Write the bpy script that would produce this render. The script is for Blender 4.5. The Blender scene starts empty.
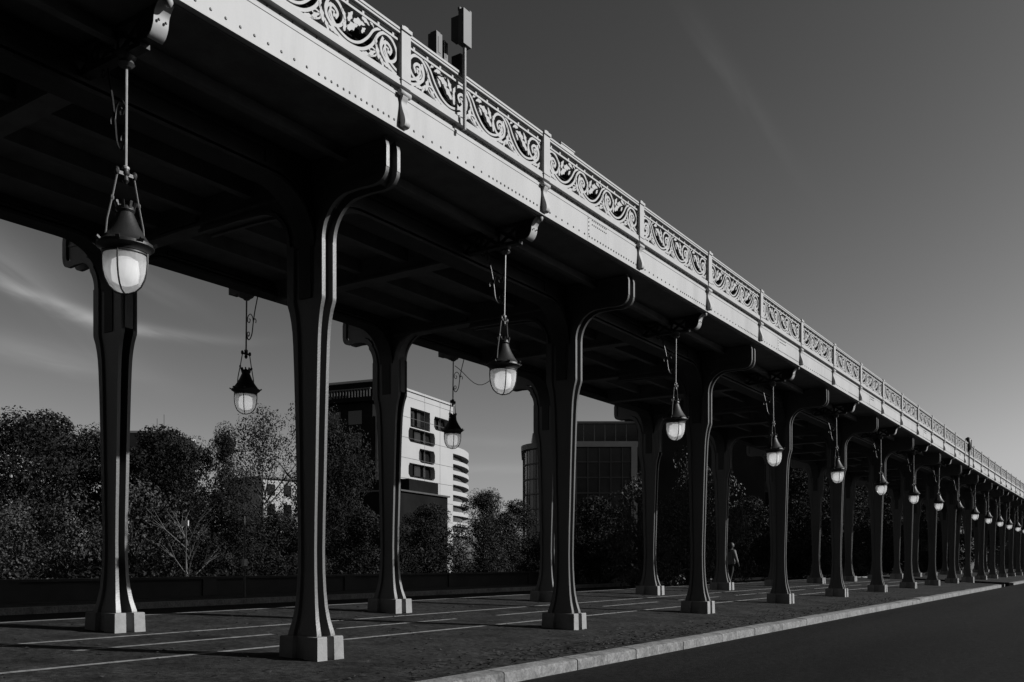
import bpy, bmesh, math, random
from mathutils import Vector, Matrix
R = math.radians
sc = bpy.context.scene
C = sc.collection

# ------------------------------------------------------------------ camera
TH = R(33.96); CT, ST = math.cos(TH), math.sin(TH)
EYE = 1.159; F = 920.0
cam_d = bpy.data.cameras.new('camera'); cam = bpy.data.objects.new('camera', cam_d); C.objects.link(cam)
cam_d.sensor_width = 36.0; cam_d.lens = F / 1024 * 36.0
cam_d.shift_y = (562.1 - 341.0) / 1024
cam_d.clip_start = 0.05; cam_d.clip_end = 6000
cam.location = (0, 0, EYE); cam.rotation_euler = (R(90), 0, TH)
sc.camera = cam

# ------------------------------------------------------------------ sky and sun
SUN_EL = R(27.2); SUN_AZ = R(31.0)            # azimuth counted from +X towards +Y
world = bpy.data.worlds.new('World'); sc.world = world; world.use_nodes = True
wn, wl = world.node_tree.nodes, world.node_tree.links
wn.clear()
w_out = wn.new('ShaderNodeOutputWorld'); w_bg = wn.new('ShaderNodeBackground')
sky = wn.new('ShaderNodeTexSky'); sky.sky_type = 'NISHITA'; sky.sun_disc = False
sky.sun_elevation = SUN_EL; sky.sun_rotation = R(90) - SUN_AZ
sky.air_density = 1.0; sky.dust_density = 1.6; sky.ozone_density = 1.0
# black and white film behind a red filter: only the red part of the sky's light is recorded
sepr = wn.new('ShaderNodeSeparateColor'); wl.new(sky.outputs['Color'], sepr.inputs['Color'])
# thin cirrus
geo = wn.new('ShaderNodeTexCoord')
def wmath(op, a, b=None, c=None):
    n = wn.new('ShaderNodeMath'); n.operation = op
    for i, v in enumerate((a, b, c)):
        if v is None: continue
        if isinstance(v, (int, float)): n.inputs[i].default_value = v
        else: wl.new(v, n.inputs[i])
    return n.outputs[0]
def wdot(vec):
    n = wn.new('ShaderNodeVectorMath'); n.operation = 'DOT_PRODUCT'
    wl.new(geo.outputs['Generated'], n.inputs[0]); n.inputs[1].default_value = vec
    return n.outputs['Value']
def wisp(px, py, ang, length, width, bend, seed, gain):
    """one wisp of cirrus: a soft streak lying along a direction in the sky"""
    d = Vector((CT, ST, 0)) * ((px - 512) / F) + Vector((-ST, CT, 0)) + Vector((0, 0, 1)) * ((562 - py) / F)
    d.normalize()
    e1 = Vector((0, 0, 1)).cross(d).normalized() * -1; e2 = e1.cross(d).normalized()
    if e2.z < 0: e2 = -e2
    u = (e1 * math.cos(ang) + e2 * math.sin(ang)); v = (e2 * math.cos(ang) - e1 * math.sin(ang))
    du, dv, dd = wdot(u), wdot(v), wdot(d)
    mp = wn.new('ShaderNodeCombineXYZ')
    wl.new(wmath('MULTIPLY', du, 5.0), mp.inputs[0]); wl.new(wmath('MULTIPLY', dv, 30.0), mp.inputs[1]); mp.inputs[2].default_value = seed
    nz = wn.new('ShaderNodeTexNoise'); nz.inputs['Scale'].default_value = 1.4; nz.inputs['Detail'].default_value = 6; nz.inputs['Distortion'].default_value = 0.6
    wl.new(mp.outputs[0], nz.inputs['Vector'])
    dv2 = wmath('SUBTRACT', dv, wmath('MULTIPLY', wmath('MULTIPLY', du, du), bend))
    dv2 = wmath('ADD', dv2, wmath('MULTIPLY', wmath('SUBTRACT', nz.outputs['Fac'], 0.5), width * 2.6))
    gu = wmath('DIVIDE', du, length); gv = wmath('DIVIDE', dv2, width)
    r2 = wmath('ADD', wmath('MULTIPLY', gu, gu), wmath('MULTIPLY', gv, gv))
    g = wmath('EXPONENT', wmath('MULTIPLY', r2, -1.0))
    g = wmath('MULTIPLY', g, wmath('GREATER_THAN', dd, 0.2))
    tx = wmath('MAXIMUM', wmath('MULTIPLY_ADD', nz.outputs['Fac'], 2.4, -0.62), 0.0)
    return wmath('MULTIPLY', wmath('MULTIPLY', g, tx), gain)
clouds = None
for a in ((92, 318, R(-13), 0.085, 0.0062, 1.3, 3.1, 2.4), (10, 262, R(-36), 0.09, 0.022, 0.0, 7.7, 0.8), (25, 348, R(-8), 0.09, 0.012, 0.0, 1.7, 0.5),
          (155, 288, R(-24), 0.045, 0.009, 0.0, 9.4, 0.6), (736, 86, R(-57), 0.075, 0.009, 0.3, 5.3, 0.32), (490, 468, R(0), 0.07, 0.005, 0.0, 2.3, 0.15), (470, 440, R(0), 0.06, 0.006, 0.0, 6.3, 0.10)):
    w_ = wisp(*a); clouds = w_ if clouds is None else wmath('ADD', clouds, w_)
# the film's contrast deepens the dark parts of the sky
film = wmath('SMOOTH_MIN', wmath('MULTIPLY', wmath('POWER', sepr.outputs[0], 1.75), 0.80), 10.0, 4.0)
skyv = wmath('MULTIPLY', film, wmath('ADD', clouds, 1.0))
comb = wn.new('ShaderNodeCombineColor')
for i in range(3): wl.new(skyv, comb.inputs[i])
wl.new(comb.outputs[0], w_bg.inputs['Color']); w_bg.inputs['Strength'].default_value = 0.05
wl.new(w_bg.outputs[0], w_out.inputs['Surface'])
sun_d = bpy.data.lights.new('sun', 'SUN'); sun_d.energy = 5.0; sun_d.angle = R(0.5); sun_d.color = (1, 0.998, 0.995)
sun = bpy.data.objects.new('sun', sun_d); C.objects.link(sun)
sdir = Vector((math.cos(SUN_AZ) * math.cos(SUN_EL), math.sin(SUN_AZ) * math.cos(SUN_EL), math.sin(SUN_EL)))
sun.rotation_euler = sdir.to_track_quat('Z', 'Y').to_euler(); sun.location = sdir * 60
sc.view_settings.view_transform = 'Standard'; sc.view_settings.look = 'None'
sc.view_settings.exposure = 0.0; sc.view_settings.gamma = 1.0; sc.view_settings.use_curve_mapping = False

# ------------------------------------------------------------------ materials (a black and white world)
def mat(name, v, rough=0.6, var=0.25, scale=6.0, bump=0.0, bscale=60.0, spec=0.5, metal=0.0, streak=False, dirt=0.0, grain=0.0, gscale=40.0, along=False):
    m = bpy.data.materials.new(name); m.use_nodes = True
    n, l = m.node_tree.nodes, m.node_tree.links
    b = n['Principled BSDF']; b.inputs['Roughness'].default_value = rough
    b.inputs['Specular IOR Level'].default_value = spec; b.inputs['Metallic'].default_value = metal
    tc = n.new('ShaderNodeTexCoord'); oi = n.new('ShaderNodeObjectInfo')
    mp = n.new('ShaderNodeMapping'); l.new(tc.outputs['Object'], mp.inputs['Vector'])
    cx = n.new('ShaderNodeCombineXYZ')
    mu = n.new('ShaderNodeMath'); mu.operation = 'MULTIPLY'; mu.inputs[1].default_value = 37.0
    l.new(oi.outputs['Random'], mu.inputs[0])
    for i in range(3): l.new(mu.outputs[0], cx.inputs[i])
    l.new(cx.outputs[0], mp.inputs['Location'])
    if streak: mp.inputs['Scale'].default_value = (1, 1, 0.18)
    if along: mp.inputs['Scale'].default_value = (1, 0.10, 1)
    nz = n.new('ShaderNodeTexNoise'); nz.inputs['Scale'].default_value = scale; nz.inputs['Detail'].default_value = 7; nz.inputs['Roughness'].default_value = 0.62
    l.new(mp.outputs[0], nz.inputs['Vector'])
    mr = n.new('ShaderNodeMapRange'); mr.inputs['From Min'].default_value = 0.3; mr.inputs['From Max'].default_value = 0.7
    mr.inputs['To Min'].default_value = v * (1 - var); mr.inputs['To Max'].default_value = v * (1 + var)
    l.new(nz.outputs['Fac'], mr.inputs['Value'])
    val = mr.outputs[0]
    if dirt > 0:
        n2 = n.new('ShaderNodeTexNoise'); n2.inputs['Scale'].default_value = scale * 0.35; n2.inputs['Detail'].default_value = 9; n2.inputs['Roughness'].default_value = 0.7
        l.new(mp.outputs[0], n2.inputs['Vector'])
        r2 = n.new('ShaderNodeMapRange'); r2.inputs['From Min'].default_value = 0.52; r2.inputs['From Max'].default_value = 0.72
        r2.inputs['To Min'].default_value = 1.0; r2.inputs['To Max'].default_value = 1 - dirt
        l.new(n2.outputs['Fac'], r2.inputs['Value'])
        mm = n.new('ShaderNodeMath'); mm.operation = 'MULTIPLY'; l.new(val, mm.inputs[0]); l.new(r2.outputs[0], mm.inputs[1]); val = mm.outputs[0]
    if grain > 0:
        n3 = n.new('ShaderNodeTexNoise'); n3.inputs['Scale'].default_value = gscale; n3.inputs['Detail'].default_value = 4; n3.inputs['Roughness'].default_value = 0.75
        l.new(tc.outputs['Object'], n3.inputs['Vector'])
        r3 = n.new('ShaderNodeMapRange'); r3.inputs['From Min'].default_value = 0.36; r3.inputs['From Max'].default_value = 0.64
        r3.inputs['To Min'].default_value = 1 - grain; r3.inputs['To Max'].default_value = 1 + grain * 1.4
        l.new(n3.outputs['Fac'], r3.inputs['Value'])
        m3 = n.new('ShaderNodeMath'); m3.operation = 'MULTIPLY'; l.new(val, m3.inputs[0]); l.new(r3.outputs[0], m3.inputs[1]); val = m3.outputs[0]
    cc = n.new('ShaderNodeCombineColor')
    for i in range(3): l.new(val, cc.inputs[i])
    l.new(cc.outputs[0], b.inputs['Base Color'])
    if bump > 0:
        nb = n.new('ShaderNodeTexNoise'); nb.inputs['Scale'].default_value = bscale; nb.inputs['Detail'].default_value = 6
        l.new(tc.outputs['Object'], nb.inputs['Vector'])
        bp = n.new('ShaderNodeBump'); bp.inputs['Strength'].default_value = bump; bp.inputs['Distance'].default_value = 0.02
        l.new(nb.outputs['Fac'], bp.inputs['Height']); l.new(bp.outputs[0], b.inputs['Normal'])
    return m
M = {}
M['iron'] = mat('grey_painted_iron', 0.06, 0.46, 0.2, 3.0, 0.12, 40, spec=0.8, streak=True, dirt=0.4)
_b = M['iron'].node_tree.nodes['Principled BSDF']; _b.inputs['Coat Weight'].default_value = 0.15; _b.inputs['Coat Roughness'].default_value = 0.5; _b.inputs['Coat IOR'].default_value = 1.7
M['fascia'] = mat('pale_painted_iron', 0.345, 0.6, 0.09, 2.2, 0.05, 30, streak=True, dirt=0.22)
M['rail'] = mat('cream_painted_iron', 0.335, 0.6, 0.08, 4.0, 0.05, 40)
M['girder'] = mat('shade_darkened_girder_iron', 0.032, 0.6, 0.3, 3.0, 0.12, 40, spec=0.4, streak=True, dirt=0.4)  # copy of the iron with under-deck shade worked into a darker base, plus grime
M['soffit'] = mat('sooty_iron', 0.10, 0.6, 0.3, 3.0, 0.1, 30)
M['stone'] = mat('pale_plinth_stone', 0.25, 0.8, 0.12, 9.0, 0.25, 45, dirt=0.3)
M['granite'] = mat('kerb_granite', 0.165, 0.85, 0.30, 5.0, 0.5, 50, spec=0.2, dirt=0.6, grain=0.3, gscale=22.0)
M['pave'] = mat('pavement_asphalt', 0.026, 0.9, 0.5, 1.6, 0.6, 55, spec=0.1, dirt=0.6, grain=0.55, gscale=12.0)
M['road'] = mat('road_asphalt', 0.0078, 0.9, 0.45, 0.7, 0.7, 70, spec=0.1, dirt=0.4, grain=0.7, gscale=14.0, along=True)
M['paint'] = mat('worn_white_paint', 0.22, 0.8, 0.45, 9.0, 0.3, 60, dirt=0.7)
M['soil'] = mat('dark_soil', 0.02, 0.95, 0.3, 0.6)
M['water'] = mat('river_water', 0.012, 0.25, 0.2, 0.3, 0.4, 1.5)
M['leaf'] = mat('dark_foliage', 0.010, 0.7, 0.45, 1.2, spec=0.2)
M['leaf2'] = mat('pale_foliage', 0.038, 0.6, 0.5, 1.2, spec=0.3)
M['bark'] = mat('bark', 0.035, 0.9, 0.3, 5.0, 0.4, 20)
M['pale_bark'] = mat('pale_bark', 0.14, 0.8, 0.3, 5.0, 0.2, 20)
M['lamp_iron'] = mat('black_lamp_iron', 0.015, 0.5, 0.2, 8.0, 0.1, 60)
M['stem'] = mat('grey_lamp_stem', 0.28, 0.45, 0.2, 8.0)
M['dull'] = mat('dull_lamp_strap', 0.10, 0.5, 0.2, 8.0)
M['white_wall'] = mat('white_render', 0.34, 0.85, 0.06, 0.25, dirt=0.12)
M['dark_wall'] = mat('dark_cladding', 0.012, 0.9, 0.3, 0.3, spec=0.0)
M['dark_glass'] = mat('dark_window_glass', 0.012, 0.12, 0.2, 0.4, spec=0.4)
M['grey_wall'] = mat('grey_stone_wall', 0.06, 0.8, 0.2, 0.4, dirt=0.3)
M['frame'] = mat('grey_metal_frame', 0.05, 0.5, 0.2, 1.0)
M['pale_frame'] = mat('pale_metal_frame', 0.13, 0.6, 0.15, 1.0)
M['tinted_glass'] = mat('tinted_curtain_glass', 0.03, 0.2, 0.5, 0.5, spec=0.5)
M['box_grey'] = mat('grey_cabinet_paint', 0.05, 0.5, 0.12, 4.0)
M['box_dark'] = mat('dark_cabinet_paint', 0.008, 0.5, 0.15, 4.0)
M['cloth_pale'] = mat('pale_jacket_cloth', 0.14, 0.85, 0.3, 9.0)
M['cloth_dark'] = mat('dark_trouser_cloth', 0.02, 0.9, 0.3, 9.0)
M['skin'] = mat('skin', 0.22, 0.6, 0.08, 9.0)
M['hair'] = mat('dark_hair', 0.02, 0.6, 0.3, 30.0)
M['parapet'] = mat('dark_parapet_stone', 0.028, 0.85, 0.25, 0.8, spec=0.2, dirt=0.3)
M['sign'] = mat('white_sign_board', 0.5, 0.5, 0.08, 2.0)
M['litter'] = mat('dry_leaf', 0.02, 0.8, 0.4, 20.0)
def glass_mat():
    m = bpy.data.materials.new('frosted_lamp_glass'); m.use_nodes = True
    n, l = m.node_tree.nodes, m.node_tree.links; n.clear()
    o = n.new('ShaderNodeOutputMaterial'); tr = n.new('ShaderNodeBsdfTransparent'); tl = n.new('ShaderNodeBsdfTranslucent')
    df = n.new('ShaderNodeBsdfDiffuse'); gl = n.new('ShaderNodeBsdfGlossy'); gl.inputs['Roughness'].default_value = 0.15
    tc = n.new('ShaderNodeTexCoord'); mp = n.new('ShaderNodeMapping'); mp.inputs['Scale'].default_value = (9, 9, 1.2); l.new(tc.outputs['Object'], mp.inputs[0])
    nz = n.new('ShaderNodeTexNoise'); nz.inputs['Scale'].default_value = 1.6; nz.inputs['Detail'].default_value = 5; l.new(mp.outputs[0], nz.inputs['Vector'])
    mr = n.new('ShaderNodeMapRange'); mr.inputs['To Min'].default_value = 0.42; mr.inputs['To Max'].default_value = 0.80; l.new(nz.outputs['Fac'], mr.inputs['Value'])
    cc = n.new('ShaderNodeCombineColor')
    for i in range(3): l.new(mr.outputs[0], cc.inputs[i])
    l.new(cc.outputs[0], tl.inputs['Color']); l.new(cc.outputs[0], df.inputs['Color'])
    a = n.new('ShaderNodeMixShader'); a.inputs[0].default_value = 0.45; l.new(tl.outputs[0], a.inputs[1]); l.new(df.outputs[0], a.inputs[2])
    b = n.new('ShaderNodeMixShader'); b.inputs[0].default_value = 0.28; l.new(a.outputs[0], b.inputs[1]); l.new(tr.outputs[0], b.inputs[2])
    c = n.new('ShaderNodeMixShader'); c.inputs[0].default_value = 0.05; l.new(b.outputs[0], c.inputs[1]); l.new(gl.outputs[0], c.inputs[2])
    l.new(c.outputs[0], o.inputs['Surface'])
    return m
M['globe'] = glass_mat()
def glow_mat(v):
    m = bpy.data.materials.new('glowing_lamp_diffuser'); m.use_nodes = True
    b = m.node_tree.nodes['Principled BSDF']; b.inputs['Base Color'].default_value = (.7, .7, .7, 1)
    b.inputs['Emission Color'].default_value = (1, 1, 1, 1); b.inputs['Emission Strength'].default_value = v
    return m
M['glow'] = glow_mat(1.0)

# ------------------------------------------------------------------ helpers
def tag(o, label=None, cat=None, group=None, kind=None):
    if label: o['label'] = label
    if cat: o['category'] = cat
    if group: o['group'] = group
    if kind: o['kind'] = kind
    return o
def empty(name, loc=(0, 0, 0), rz=0.0, label=None, cat=None, group=None):
    o = bpy.data.objects.new(name, None); C.objects.link(o)
    o.location = loc; o.rotation_euler = (0, 0, rz); o.empty_display_size = 0.2
    return tag(o, label, cat, group)
def P(s, t, z=0.0): return Vector((-s, t, z))          # s: metres left of the camera across the viaduct, t: along it
def at(px, d, z=0.0):
    x = (px - 512) / F * d
    return Vector((x * CT - d * ST, x * ST + d * CT, z))
def zat(py, d): return EYE + (562.1 - py) * d / F
class MB:
    def __init__(s): s.v = []; s.f = []
    def add(s, vs, fs):
        k = len(s.v); s.v += [tuple(p) for p in vs]; s.f += [tuple(i + k for i in f) for f in fs]; return s
    def box(s, a, b):
        x0, y0, z0 = a; x1, y1, z1 = b
        x0, x1 = min(x0, x1), max(x0, x1); y0, y1 = min(y0, y1), max(y0, y1); z0, z1 = min(z0, z1), max(z0, z1)
        return s.add([(x0,y0,z0),(x1,y0,z0),(x1,y1,z0),(x0,y1,z0),(x0,y0,z1),(x1,y0,z1),(x1,y1,z1),(x0,y1,z1)],
                     [(0,3,2,1),(4,5,6,7),(0,1,5,4),(1,2,6,5),(2,3,7,6),(3,0,4,7)])
    def obox(s, c, ax, ay, az):
        c = Vector(c); vs = [c + ax * i + ay * j + az * k for k in (-1, 1) for j in (-1, 1) for i in (-1, 1)]
        return s.add(vs, [(0,2,3,1),(4,5,7,6),(0,1,5,4),(1,3,7,5),(3,2,6,7),(2,0,4,6)])
    def bar(s, a, b, w, h, up=Vector((0, 0, 1))):
        a, b = Vector(a), Vector(b); d = b - a
        x = d.cross(up)
        if x.length < 1e-6: x = d.cross(Vector((1, 0, 0)))
        x.normalize(); y = x.cross(d).normalized()
        return s.obox((a + b) / 2, d / 2, x * w / 2, y * h / 2)
    def prism(s, poly, fn, d0, d1):
        """poly: 2D outline; fn(p, q, depth) -> 3D"""
        n = len(poly)
        vs = [fn(p, q, d0) for p, q in poly] + [fn(p, q, d1) for p, q in poly]
        fs = [tuple(range(n))[::-1], tuple(range(n, 2 * n))] + [(i, (i + 1) % n, n + (i + 1) % n, n + i) for i in range(n)]
        return s.add(vs, fs)
    def loft(s, rings, cap=True, closed=True):
        n = len(rings[0]); k = len(s.v)
        for r in rings: s.v += [tuple(p) for p in r]
        for j in range(len(rings) - 1):
            for i in range(n if closed else n - 1):
                a = k + j * n + i; b = k + j * n + (i + 1) % n
                s.f.append((a, b, b + n, a + n))
        if cap and closed:
            s.f.append(tuple(k + i for i in range(n))[::-1]); m = k + (len(rings) - 1) * n
            s.f.append(tuple(m + i for i in range(n)))
        return s
    def lathe(s, prof, n=16, c=(0, 0, 0), cap=True):
        cx, cy, cz = c
        return s.loft([[(cx + r * math.cos(2*math.pi*i/n), cy + r * math.sin(2*math.pi*i/n), cz + z) for i in range(n)] for r, z in prof], cap)
    def tube(s, pts, r, n=6, cap=True):
        pts = [Vector(p) for p in pts]; rings = []; rr = r if isinstance(r, (list, tuple)) else [r] * len(pts)
        ref = None
        for i, p in enumerate(pts):
            d = (pts[min(i + 1, len(pts) - 1)] - pts[max(i - 1, 0)])
            if d.length < 1e-9: d = Vector((0, 0, 1))
            d.normalize()
            if ref is None:
                ref = d.orthogonal().normalized()
            ref = (ref - d * ref.dot(d))
            if ref.length < 1e-6: ref = d.orthogonal()
            ref.normalize(); q = d.cross(ref)
            rings.append([p + (ref * math.cos(2*math.pi*k/n) + q * math.sin(2*math.pi*k/n)) * rr[i] for k in range(n)])
        return s.loft(rings, cap)
    def strip(s, pts2, fn, w, d0, d1, off=0.0):
        """a bar of width w following a flat path (on its left side), from depth d0 to d1"""
        n = len(pts2); L, Rr = [], []
        for i in range(n):
            a = pts2[max(i - 1, 0)]; b = pts2[min(i + 1, n - 1)]
            dx, dy = b[0] - a[0], b[1] - a[1]; k = math.hypot(dx, dy) or 1
            nx, ny = -dy / k, dx / k
            L.append((pts2[i][0] + nx * (off + w), pts2[i][1] + ny * (off + w))); Rr.append((pts2[i][0] + nx * off, pts2[i][1] + ny * off))
        rings = [[fn(*Rr[i], d0), fn(*L[i], d0), fn(*L[i], d1), fn(*Rr[i], d1)] for i in range(n)]
        return s.loft(rings)
    def mesh(s, name, m, smooth=None):
        me = bpy.data.meshes.new(name); me.from_pydata(s.v, [], s.f); me.materials.append(m)
        bm = bmesh.new(); bm.from_mesh(me); bmesh.ops.recalc_face_normals(bm, faces=bm.faces); bm.to_mesh(me); bm.free()
        if smooth is not None:
            for p in me.polygons: p.use_smooth = True
            me.set_sharp_from_angle(angle=R(smooth))
        return me
    def build(s, name, m, parent=None, smooth=None, loc=None):
        return link(name, s.mesh(name, m, smooth), parent, loc)
def link(name, me, parent=None, loc=None, rz=None, scale=None):
    o = bpy.data.objects.new(name, me); C.objects.link(o)
    if parent: o.parent = parent
    if loc is not None: o.location = loc
    if rz is not None: o.rotation_euler = (0, 0, rz)
    if scale is not None: o.scale = scale
    return o
def arc(cx, cy, rx, ry, a0, a1, n):
    return [(cx + rx * math.cos(R(a0 + (a1 - a0) * i / n)), cy + ry * math.sin(R(a0 + (a1 - a0) * i / n))) for i in range(n + 1)]
def spline(pts, n=8):
    out = []
    for i in range(len(pts) - 1):
        p0 = pts[max(i - 1, 0)]; p1 = pts[i]; p2 = pts[i + 1]; p3 = pts[min(i + 2, len(pts) - 1)]
        for k in range(n):
            t = k / n
            out.append(tuple(0.5 * (2*b + (c - a)*t + (2*a - 5*b + 4*c - d)*t*t + (3*b - a - 3*c + d)*t**3) for a, b, c, d in zip(p0, p1, p2, p3)))
    out.append(tuple(pts[-1])); return out
ORD = ['first','second','third','fourth','fifth','sixth','seventh','eighth','ninth','tenth','eleventh','twelfth','thirteenth','fourteenth','fifteenth','sixteenth','seventeenth','eighteenth','nineteenth','twentieth','twenty-first','twenty-second']

# ------------------------------------------------------------------ measures of the viaduct
BAY = 6.0; T0 = 7.91; S_NEAR, S_FAR = 8.265, 12.32; S_MID = (S_NEAR + S_FAR) / 2
S_FAS = 6.82; S_KERB = 5.93
N0, N1 = -6, 19
T_START, T_END = T0 + BAY * N0 - 3.0, T0 + BAY * N1 + 3.0
Z_RISE = 0.16                                    # the far row stands a little higher: the pavement slopes
def gz(s): return 0.04 * (s - S_NEAR)
rnd = random.Random(7)

# ------------------------------------------------------------------ ground
T_A, T_B = -30.0, 160.0
g = MB(); g.add([(-3000, -600, -1.6), (3000, -600, -1.6), (3000, 4000, -1.6), (-3000, 4000, -1.6)], [(0, 1, 2, 3)])
tag(g.build('ground', M['soil']), kind='structure')
Z_ROAD = -0.235
g = MB()
ny = 60
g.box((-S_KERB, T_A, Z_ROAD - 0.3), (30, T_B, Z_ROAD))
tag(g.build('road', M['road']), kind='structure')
# the pavement under the viaduct, sloping up away from the kerb
s_in = S_KERB + 0.25
ss = [s_in + (14.2 - s_in) * i / 10 for i in range(11)]
ts = [T_A + (58.6 - T_A) * i / 60 for i in range(61)]
g = MB()
top = [[P(s, t, gz(s)) for s in ss] for t in ts]
g.loft(top, cap=False, closed=False)
rim = [(ss[0], ts[0]), (ss[-1], ts[0]), (ss[-1], ts[-1]), (ss[0], ts[-1])]
g.loft([[P(s, t, gz(s) - 0.0) for s, t in rim], [P(s, t, Z_ROAD - 0.2) for s, t in rim]], cap=False)
tag(g.build('pavement', M['pave']), kind='structure')
g = MB(); top = [[P(s, t, gz(s)) for s in ss] for t in (63.2, 90, 120, T_B)]
g.loft(top, cap=False, closed=False)
rim = [(ss[0], 63.2), (ss[-1], 63.2), (ss[-1], T_B), (ss[0], T_B)]
g.loft([[P(s, t, gz(s)) for s, t in rim], [P(s, t, Z_ROAD - 0.2) for s, t in rim]], cap=False)
tag(g.build('pavement', M['pave']), kind='structure')
# far carriageway, far pavement
g = MB(); g.box((-14.2, T_A, -0.5), (-20.2, T_B, 0.02)); tag(g.build('road', M['road']), kind='structure')
g = MB(); g.box((-20.2, T_A, -0.5), (-23.0, T_B, 0.15)); tag(g.build('pavement', M['pave']), kind='structure')
g = MB(); g.box((-26, -400, -1.55), (-34, 400, -1.5)); 
# kerb stones
kerb = bpy.data.objects.new('kerb', None); C.objects.link(kerb); tag(kerb, kind='structure')
zk = gz(S_KERB) 
km = []
for v in range(3):
    k = MB(); L = 1.658
    a = rnd.uniform(0, .006); 
    prof = [(0.0, Z_ROAD - .1), (0.0, zk - .025), (0.008, zk - .008), (0.028, zk), (0.248, zk + .012), (0.248, Z_ROAD - .1)]
    k.prism(prof, lambda p, q, d: (-p, d, q), 0.0, L)
    km.append(k.mesh('kerb_stone', M['granite'], 35))
t = 8.66 - 1.68 * 16; i = 0
while t + 1.6 < 58.6:
    o = link('kerb_stone', km[i % 3], kerb, (-S_KERB + rnd.uniform(-.006, .006) - (0.05 if t > 33.5 else 0), t, rnd.uniform(-.005, .005) - (0.02 if 31 < t < 33.5 else 0)))
    o.rotation_euler = (0, 0, rnd.uniform(-.002, .002)); t += 1.68; i += 1
for k in range(7):                                  # the kerb turns in at the crossing
    o = link('kerb_stone', km[k % 3], kerb, (-S_KERB - 1.68 * k - 1.66, 58.62, 0.01)); o.rotation_euler = (0, 0, R(-90)); o.scale = (-1, 1, 1)
t = 63.2
while t < 110:
    link('kerb_stone', km[i % 3], kerb, (-S_KERB, t, rnd.uniform(-.004, .004))); t += 1.68; i += 1
# far kerb
fk = MB(); fk.box((-14.2, T_A, -0.1), (-14.45, T_B, 0.235)); tag(fk.build('kerb', M['granite']), kind='structure')
fk = MB(); fk.box((-19.95, T_A, -0.1), (-20.2, T_B, 0.17)); tag(fk.build('kerb', M['granite']), kind='structure')
# painted lines of the cycle lane on the pavement
def mark(s, t0, t1, w=0.10):
    m = MB(); n = max(2, int((t1 - t0) / 0.5))
    m.loft([[P(s - w / 2, t0 + (t1 - t0) * i / n, gz(s - w / 2) + .005), P(s + w / 2, t0 + (t1 - t0) * i / n, gz(s + w / 2) + .005)] for i in range(n + 1)], cap=False, closed=False)
    return tag(m.build('painted_line', M['paint']), kind='structure')
mark(9.37, -5, 56); mark(11.54, -5, 56)
for k in range(-2, 11): mark(10.53, 6.2 + 4.45 * k, 9.3 + 4.45 * k)
m = MB(); m.box((-0.9, 40, Z_ROAD + .004), (-1.05, 110, Z_ROAD + .005)); tag(m.build('painted_line', M['paint']), kind='structure')

# ------------------------------------------------------------------ iron columns
def section(a, b, z, gv=0.52, gu=0.62, dv=0.2, du=0.03):
    """plan of the column at height z: a across, b along the viaduct, a groove in the middle of each face"""
    A, B = a / 2, b / 2; ga = A * gu; gb = B * gv
    dv = min(dv, A * .86); du = min(du, B * .3)
    q = [(A, -B), (A, -gb), (A - dv, -gb * .9), (A - dv, gb * .9), (A, gb), (A, B), (ga, B), (ga * .9, B - du), (-ga * .9, B - du), (-ga, B)]
    q += [(-x, -y) for x, y in q]
    return [(x, y, z) for x, y in q]
def col_profile():
    key = [(.265, .50, .30), (.30, .49, .295), (.36, .455, .275), (.46, .40, .245), (.62, .345, .21), (.82, .31, .19), (1.05, .288, .178), (1.3, .28, .175), (1.7, .295, .178), (2.2, .325, .182),
           (2.7, .35, .186), (3.1, .375, .19), (3.5, .40, .194), (3.8, .425, .20), (3.95, .445, .204), (4.08, .48, .21), (4.2, .53, .22), (4.3, .595, .232), (4.34, .60, .235), (4.7, .60, .235), (5.0, .60, .235)]
    return key
sh = MB(); sh.loft([section(a, b, z) for z, a, b in col_profile()])
SHAFT = sh.mesh('shaft', M['iron'], 28)
pl = MB()
pa, pb = 0.645, 0.425
pl.loft([section(pa + .02, pb + .02, -.12, .27, .30, .2, .06), section(pa, pb, 0.255, .27, .30, .2, .06), section(pa - .012, pb - .012, .268, .27, .30, .2, .06)])
PLINTH = pl.mesh('plinth', M['stone'])
TOPZ = 5.98
def out_contour():      # outer bracket, from the column up to the tip: (o, z)
    c = [(.30, 4.34), (.30, 5.0)]
    c += [(.30 + .42 * (1 - math.cos(R(a))), 5.0 + .46 * math.sin(R(a))) for a in range(8, 91, 8)] + [(.72, 5.46)]
    c += [(.9, 5.465), (1.05, 5.455), (1.13, 5.455)] + [(1.16 + .15 * math.sin(R(a)), 5.615 - .15 * math.cos(R(a))) for a in range(10, 91, 16)]
    c += [(1.315, 5.62), (1.315, 5.86), (1.30, 5.92), (1.27, TOPZ - .01)]
    return c
def in_contour():       # inner haunch towards the other row
    return [(-.30, 4.34), (-.30, 5.0)] + [(-.30 - .5 * (1 - math.cos(R(a))), 5.0 + .5 * math.sin(R(a))) for a in range(8, 91, 8)] + [(-1.2, 5.52), (-1.995, 5.525)]
oc, ic = out_contour(), in_contour()
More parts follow.
